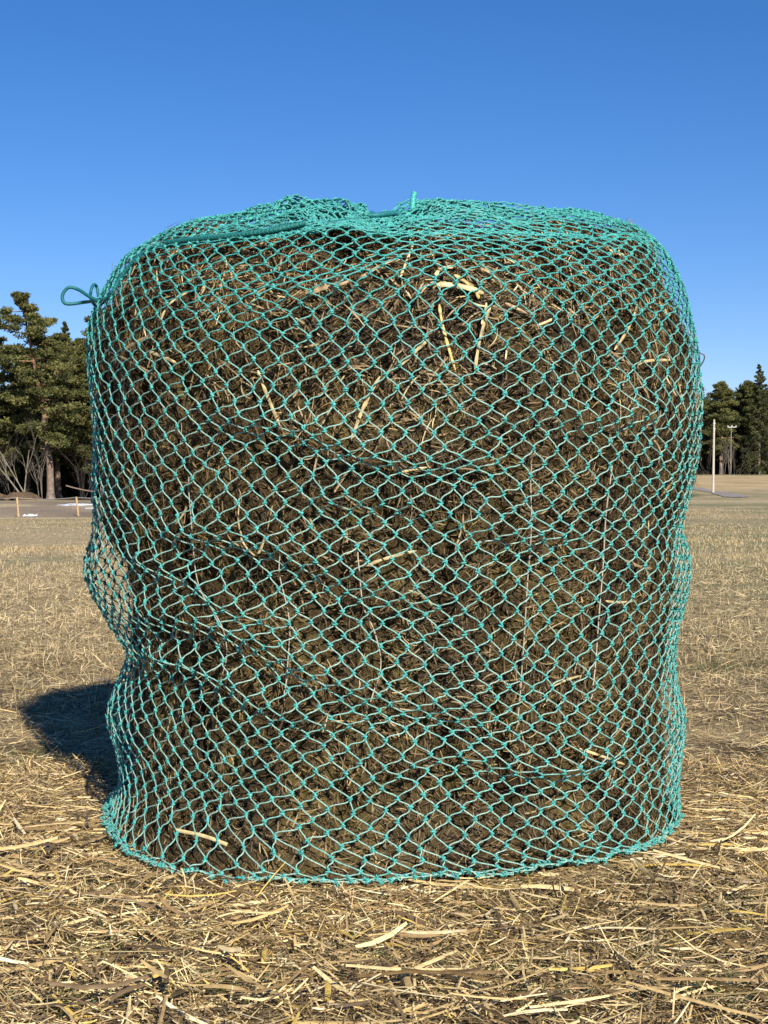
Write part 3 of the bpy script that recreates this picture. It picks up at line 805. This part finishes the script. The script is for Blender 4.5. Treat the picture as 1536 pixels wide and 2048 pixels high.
# ------------------------------------------------------------------ trees
def limb_tube(buf, pts, r0, r1, colr, n=8, sides=6):
    P = catmull(pts, n)
    tubes(buf, P[None], np.linspace(r0, r1, n)[None], np.array([colr]), sides)
def needles(buf, centres, radii, per, size, base, r, updir=.3, flat=.55):
    """leaf-sized tufts spread through the clumps"""
    nc = len(centres); n = nc * per
    c = np.repeat(centres, per, 0); rd_ = np.repeat(radii, per)
    d = norm(r.normal(0, 1, (n, 3))) * (r.random((n, 1)) ** .45)
    d[:, 2] *= flat
    p = c + d * rd_[:, None]
    T = norm(d + r.normal(0, .5, (n, 3)) + np.array([0, 0, updir])); S = norm(np.cross(T, r.normal(0, 1, (n, 3))))
    L = size * r.uniform(.6, 1.3, n)
    P = np.stack([p - T * L[:, None] * .5, p + T * L[:, None] * .5], 1)
    W = np.stack([S * (L * .28)[:, None], S * (L * .10)[:, None]], 1)
    tone = np.repeat(r.uniform(.62, 1.35, nc), per)[:, None] * r.uniform(.7, 1.3, (n, 1))
    hue = np.repeat(r.uniform(0, 1, nc), per)[:, None]
    C = (np.array(base[0]) * (1 - hue) + np.array(base[1]) * hue) * tone
    ribbons(buf, P, W, C)
def pine(seed, H, spread, lean=(0, 0), lo=.28, density=1.0, top=.0):
    r = np.random.default_rng(seed); tb = Buf(); cb = Buf()
    tr = np.array([.0, .0, 0]); k = np.linspace(0, 1, 7)
    tp = np.stack([lean[0] * k ** 1.6 * H + .15 * np.sin(k * 5 + seed), lean[1] * k * H, k * H * .97], 1)
    Pt = catmull(tp, 24); rad_ = np.linspace(.36, .04, 24) * H / 20 * 1.05; rad_[0] *= 1.3
    kk = np.linspace(0, 1, 24)[:, None]
    ct = np.array([.20, .15, .115]) * (1 - kk) + np.array([.34, .15, .07]) * kk
    tubes(tb, Pt[None], rad_[None], ct[None], 9)
    cen = []; rds = []
    nl = int(46 * density)
    for i in range(nl):
        h = lo + (1 - lo) * ((i + r.random()) / nl) ** .9
        j = np.interp(h, np.linspace(0, 1, 24), np.arange(24)); p0 = Pt[int(j)] * (1 - j % 1) + Pt[min(int(j) + 1, 23)] * (j % 1)
        a = i * 2.4 + r.normal(0, .4)
        prof = np.interp(h, [0, lo, lo + .15, .6, .8, .93, 1], [.3, .55, .95, 1.0, .72, .42, .12])
        L = spread * prof * r.uniform(.55, 1.12)
        rise = r.uniform(-.12, .35) * L
        d = np.array([math.cos(a), math.sin(a), 0])
        q = [p0, p0 + d * L * .35 + [0, 0, rise * .1], p0 + d * L * .7 + [0, 0, rise * .5] + r.normal(0, .15, 3), p0 + d * L + [0, 0, rise]]
        limb_tube(tb, q, .075 * L / spread + .03, .015, (.27, .16, .09), 7, 5)
        Q = catmull(q, 12)
        for t_ in (.42, .6, .75, .88, 1.0):
            if r.random() < .86:
                c0 = Q[int(t_ * 11)]; sdv = np.array([-d[1], d[0], 0])
                for m_ in range(2):
                    cen.append(c0 + sdv * r.normal(0, .30) * L * .55 + np.array([0, 0, r.uniform(.0, .35)]))
                    rds.append(r.uniform(.45, .95) * (0.55 + .45 * prof))
    for i in range(6):
        cen.append(Pt[-1] + r.normal(0, .35, 3) + [0, 0, -.2]); rds.append(.45)
    needles(cb, np.array(cen), np.array(rds), 84, .23, ((.076, .088, .028), (.165, .155, .050)), r)
    return tb, cb
def spruce(seed, H, spread, lo=.04):
    r = np.random.default_rng(seed); tb = Buf(); cb = Buf()
    Pt = np.stack([.1 * np.sin(np.linspace(0, 3, 16)), 0 * np.linspace(0, 1, 16), np.linspace(0, H, 16)], 1)
    tubes(tb, Pt[None], np.linspace(.26, .02, 16)[None] * H / 20, np.array([[.21, .17, .14]]), 8)
    cen = []; rds = []
    nl = 110
    for i in range(nl):
        h = lo + (1 - lo) * (i + r.random()) / nl; a = i * 2.4 + r.normal(0, .3)
        L = spread * (1 - h) ** .8 * r.uniform(.7, 1.1) + .15
        d = np.array([math.cos(a), math.sin(a), 0]); p0 = np.array([0, 0, h * H])
        q = [p0, p0 + d * L * .5 - [0, 0, L * .10], p0 + d * L - [0, 0, L * .22 * (1 - h) - .04]]
        limb_tube(tb, q, .04, .012, (.16, .11, .08), 5, 4)
        Q = catmull(q, 10)
        for t_ in (.3, .5, .7, .85, 1.0):
            cen.append(Q[int(t_ * 9)] + r.normal(0, .10, 3) * L * .5 - np.array([0, 0, .15])); rds.append(max(.16, min(.62, L * .30)) * r.uniform(.7, 1.1))
    needles(cb, np.array(cen), np.array(rds), 46, .23, ((.045, .055, .020), (.105, .105, .036)), r, updir=-.4, flat=.75)
    return tb, cb
def bare(seed, H, stems=4, lean=(-.5, 0), colr=(.30, .27, .22), thick=.07):
    r = np.random.default_rng(seed); tb = Buf(); wb = Buf()
    def grow(p, d, L, rad_, lev, buf):
        bend = r.normal(0, .18, 3)
        q = [p, p + d * L * .5 + bend * L * .18, p + d * L + bend * L * .1]
        limb_tube(buf, q, rad_, rad_ * .5, np.array(colr) * r.uniform(.8, 1.15), 6, 5 if lev < 2 else 3)
        if lev < 4:
            Q = catmull(q, 12)
            for i in range((3, 3, 3, 3)[lev]):
                t_ = r.uniform(.35, 1.0); nd = norm(d + r.normal(0, .42, 3) + np.array([0, 0, .12]))
                grow(Q[int(t_ * 11)], nd, L * r.uniform(.38, .66), rad_ * .45, lev + 1, wb)
    for i in range(stems):
        d = norm(np.array([lean[0] * r.uniform(.3, 1.3) + r.normal(0, .15), r.normal(0, .25), 1.0]))
        grow(np.array([r.normal(0, .25), r.normal(0, .25), 0]), d, H * .6 * r.uniform(.75, 1.1), thick * r.uniform(.6, 1.2), 0, tb)
    return tb, wb
def plant_tree(name, kind, args, px, D, label, cat, group=None, rz=0, scale=1.0, dz=0.0, src=None):
    x = (px - 768) / F * D; z = float(terrain(x, D)) - .1 + dz
    o = empty(name, (x, D, z), rz); o.scale = (scale,) * 3
    if src is None:
        tb, cb = kind(*args)
        tb.build('trunk', M_bark, o, smooth=True)
        if kind is bare: cb.build('branches', M_bark, o)
        else: cb.build('crown', M_needle, o)
    else:
        for ch in src.children:
            c = ch.copy(); COL.objects.link(c); c.parent = o
    return tag(o, label, cat, group)
GL = 'conifers at the left edge of the field'; GR = 'conifers at the right edge of the field'
pA_ = plant_tree('pine_tree', pine, (101, 19.5, 4.3, (-.13, 0), .22, 1.15), 100, 143, 'tall pine with a crooked leaning top and thick grey brown trunk, left of the bale', 'tree', GL)
pB_ = plant_tree('pine_tree', pine, (102, 18.6, 4.8, (.03, 0), .12, 1.35), 205, 150, 'pine partly hidden behind the upper left edge of the bale', 'tree', GL)
pC_ = plant_tree('pine_tree', None, None, -25, 147, 'pine cut off by the left border of the picture', 'tree', GL, rz=2.0, scale=.86, src=pB_)
pD_ = plant_tree('pine_tree', pine, (104, 17.0, 3.9, (.0, 0), .2, 1.3), 118, 156, 'slim pine with yellowish trunk right behind the tall crooked pine', 'tree', GL)
sC_ = plant_tree('spruce_tree', spruce, (105, 19.2, 2.6), 131, 168, 'spruce whose thin tip shows between the left pines', 'tree', GL)
plant_tree('pine_tree', None, None, 55, 160, 'dense dark pine standing behind the leaning pine on the left', 'tree', GL, rz=4.0, scale=.93, src=pD_)
plant_tree('pine_tree', None, None, 165, 158, 'pine filling the gap between the left pines and the bale', 'tree', GL, rz=1.1, scale=.98, src=pD_)
for i, (px, D, rz, scl) in enumerate(((-150, 150, 1, .95), (-260, 146, 3, 1.0), (330, 152, 5, .95), (450, 158, 2, .9))):
    plant_tree('pine_tree', None, None, px, D, 'pine in the row continuing out of view beside the left trees', 'tree', 'out of view trees on the left', rz=rz, scale=scl, src=(pB_, pA_)[i % 2])
# right hand wood
pE_ = plant_tree('pine_tree', pine, (111, 15.6, 3.5, (-.01, 0), .22, 1.4), 1443, 256, 'rounded pine directly behind the white pole on the right', 'tree', GR)
sG_ = plant_tree('spruce_tree', spruce, (112, 18.3, 3.9), 1518, 254, 'tall pointed dark spruce at the right border', 'tree', GR)
plant_tree('spruce_tree', None, None, 1404, 266, 'small spruce tip right beside the bale edge', 'tree', GR, rz=2, scale=.78, src=sC_)
plant_tree('pine_tree', None, None, 1495, 262, 'pine with a ragged top just left of the tall spruce', 'tree', GR, rz=3, scale=1.03, src=pE_)
plant_tree('pine_tree', None, None, 1472, 268, 'lower pine filling the dip between the rounded pine and the spruce', 'tree', GR, rz=5, scale=.86, src=pE_)
plant_tree('pine_tree', None, None, 1415, 264, 'low pine between the bale and the rounded pine', 'tree', GR, rz=1, scale=.84, src=pE_)
plant_tree('spruce_tree', None, None, 1556, 260, 'spruce cut off by the right border', 'tree', GR, rz=1, scale=.93, src=sG_)
for i, (px, D, rz, scl) in enumerate(((1620, 256, 1, 1.0), (1690, 262, 3, 1.0), (1365, 262, 5, .85), (1310, 266, 2, .85))):
    plant_tree('spruce_tree', None, None, px, D, 'spruce in the wood continuing out of view on the right', 'tree', 'out of view trees on the right', rz=rz, scale=scl, src=(sG_, sC_)[i % 2])
GBa = 'bare bushes under the left pines'
bA_ = plant_tree('bare_tree', bare, (121, 8.6, 3, (-.55, 0), (.20, .17, .125), .08), 62, 131, 'leafless grey tree leaning left with long pale stems, in front of the pines', 'tree', GBa)
bB_ = plant_tree('bare_tree', bare, (122, 5.6, 3, (.0, 0), (.17, .145, .11), .05), 80, 134, 'small leafless multi stemmed tree beside the thick pine trunk', 'tree', GBa)
bC_ = plant_tree('bare_tree', bare, (123, 7.0, 5, (-.25, 0), (.085, .068, .05), .04), 20, 133, 'thin bare bush on the earth mound at the left border', 'bush', GBa)
plant_tree('bare_tree', None, None, 168, 140, 'thin bare bush in the shade beside the left edge of the bale', 'bush', GBa, rz=2.2, scale=.8, src=bC_)
for i, (px, D, rz, scl, lab) in enumerate(((1412, 251, 1, 1.15, 'brown bare thicket between bale and white pole'), (1448, 251, 2.5, 1.25, 'brown bare thicket just right of the white pole'), (1474, 252, 4, 1.1, 'bare bush under the left side of the tall spruce'), (1460, 245.5, 5, 1.2, 'bare thicket hiding the foot of the distant crossarm pole'))):
    plant_tree('bare_tree', None, None, px, D, lab, 'bush', 'bare bushes at the right wood edge', rz=rz, scale=scl, src=(bC_, bB_)[i % 2])

# woods behind, reading as one dark mass
fb2 = Buf(); r = np.random.default_rng(9)
cen = []; rds = []; tk = []
for (x0, x1, D0, D1, H0, H1, nT) in ((-620, 620, 160, 205, 11, 14.5, 120), (1180, 1900, 261, 300, 11.5, 15.5, 150)):
    for i in range(nT):
        px = r.uniform(x0, x1); D = r.uniform(D0, D1); x = (px - 768) / F * D; z = float(terrain(x, D)); H = r.uniform(H0, H1)
        tk.append((x, D, z, H))
        for j in range(60):
            h = r.uniform(0, 1) ** 1.5; sp = 2.3 * (1.15 - h)
            cen.append([x + r.normal(0, sp * .6), D + r.normal(0, sp * .6), z + h * H]); rds.append(r.uniform(.7, 1.4))
needles(fb2, np.array(cen), np.array(rds), 16, .55, ((.030, .036, .014), (.055, .058, .022)), r)
fo2 = fb2.build('forest', M_needle); tag(fo2, 'dark woodland mass behind the front rows of trees', 'forest', kind='stuff')
tk = np.array(tk); P = tk[:, None, :3] + np.array([0, 0, 1.0])[None, None] * (np.linspace(0, .9, 4)[None, :, None] * tk[:, 3:][:, None])
tbf = Buf(); tubes(tbf, P, np.linspace(.2, .05, 4)[None] * np.ones((len(tk), 1)), np.array([[.14, .11, .085]]) * np.ones((len(tk), 1)), 5)
tf = tbf.build('forest_trunks', M_bark, fo2, smooth=True); tf['kind'] = 'stuff'

# ------------------------------------------------------------------ fence, poles, snow, mound
fence = empty('wire_fence', (-20, 82, 0)); fo_ = np.array([-20, 82, 0])
tag(fence, 'low electric fence of thin wooden posts and one wire in front of the left trees', 'fence')
tops = []
for px, D, tl in ((-330, 86, 0), (-205, 85, .02), (-85, 84.5, -.03), (37, 83, -.08), (157, 85, -.12), (280, 87, .02), (400, 89, 0)):
    x = (px - 768) / F * D; z = float(terrain(x, D)); hgt = 1.06
    bb = Buf(); P = np.array([[x, D, z - .1], [x + tl * .5, D, z + .5], [x + tl, D, z + hgt * .97], [x + tl, D, z + hgt]])
    tubes(bb, (P - fo_)[None], np.array([[.062, .058, .055, .02]]), np.array([[.46, .30, .15]]), 7)
    bb.build('post', M_wood, fence); tops.append(P[2])
bb = Buf(); Q = []
for a, c in zip(tops[:-1], tops[1:]):
    for t_ in np.linspace(0, 1, 10)[:-1]:
        q = a * (1 - t_) + c * t_; q = q + [0, -.07, -.10 * 4 * t_ * (1 - t_)]; Q.append(q)
Q.append(tops[-1] + [0, -.07, 0]); Q = np.array(Q)
tubes(bb, (Q - fo_)[None], np.full((1, len(Q)), .010), np.array([[.45, .45, .43]]), 4)
bb.build('wire', M_wire, fence)

def util_pole(px, D, top_y, base_y, rad_, colr, label, cross=False):
    x = (px - 768) / F * D; z = float(terrain(x, D)); H = CAMZ + (HOR - top_y) / F * D - z
    o = empty('utility_pole', (x, D, z)); tag(o, label, 'pole')
    k = np.linspace(0, 1, 10)
    bb = Buf(); tubes(bb, np.stack([.10 * k * H / 8, 0 * k, -.3 + k * (H + .3)], 1)[None], (rad_ * (1 - .3 * k))[None], np.array([colr]), 12)
    cap = np.array([[.10 * H / 8, 0, H], [.10 * H / 8, 0, H + .02]])
    tubes(bb, cap[None], np.array([[rad_ * .7, .005]]), np.array([colr]), 12)
    bb.build('shaft', M_wood, o, smooth=True)
    if cross:
        b2 = Buf(); tubes(b2, np.array([[[-.5, -.02, H - .2], [.9, -.02, H - .2]]]), np.full((1, 2), .07), np.array([[.6, .58, .54]]), 6)
        b2.build('crossarm', M_wood, o)
        for sx in (-.45, .2, .85):
            b2 = Buf(); tubes(b2, np.array([[[sx, -.02, H - .2], [sx, -.02, H + .04], [sx, -.02, H + .08]]]), np.array([[.05, .07, .03]]), np.array([[.7, .7, .68]]), 7)
            b2.build('insulator', M_wood, o, smooth=True)
    else:
        for hz in (.45, .95):
            b2 = Buf(); tubes(b2, np.array([[[.09, 0, H - hz], [.09, 0, H - hz + .12]]]), np.full((1, 2), rad_ * .86), np.array([[.7, .68, .62]]), 12)
            b2.build('band', M_wood, o, smooth=True)
    return o
util_pole(1426, 148, 839, 990, .13, (.50, .43, .34), 'pale grey utility pole beside the road, right of the bale')
util_pole(1461, 247, 852, 950, .07, (.30, .26, .21), 'distant utility pole with crossarm in front of the dark wood', True)

def blob_patch(name, cpx, cpy, D, rx, ry, h, colr, mat, seed):
    x0 = (cpx - 768) / F * D
    u = np.linspace(-1, 1, 34); U, V = np.meshgrid(u, u, indexing='ij'); rr = np.sqrt(U ** 2 + V ** 2)
    X = x0 + U * rx * 1.2; Yv = D + V * ry * 1.2
    hh = h * np.clip(1 - rr ** 2 + .7 * fbm(U * 2.5 + seed, V * 2.5, seed=seed, octv=3), -.3, 1.2)
    Z = terrain(X, Yv) + hh - .02
    bb = Buf(); o0 = np.array([x0, D, 0])
    bb.add(np.stack([X, Yv, Z], -1).reshape(-1, 3) - o0, grid_faces(34, 34), np.array(colr))
    o = bb.build(name, mat, smooth=True); o.location = o0
    return o
for i, (px, D, rx, ry, h, lab) in enumerate(((160, 104, 1.3, 2.2, .05, 'large patch of old snow beside the bale edge under the pines'), (61, 84.5, .30, .5, .10, 'small lump of snow near the fence post'), (178, 97, .8, 1.0, .03, 'narrow snow remnant in front of the large snow patch'))):
    tag(blob_patch('snow_patch', px, 0, D, rx, ry, h, (.80, .82, .85), M_snow, 200 + i), lab, 'snow', 'snow patches on the bank', 'structure')
m_ = blob_patch('dirt_mound', 22, 0, 128, 2.0, 3.0, .55, (.13, .085, .05), M_ground, 301)
tag(m_, 'earth mound at the foot of the left trees', 'mound', None, 'structure')
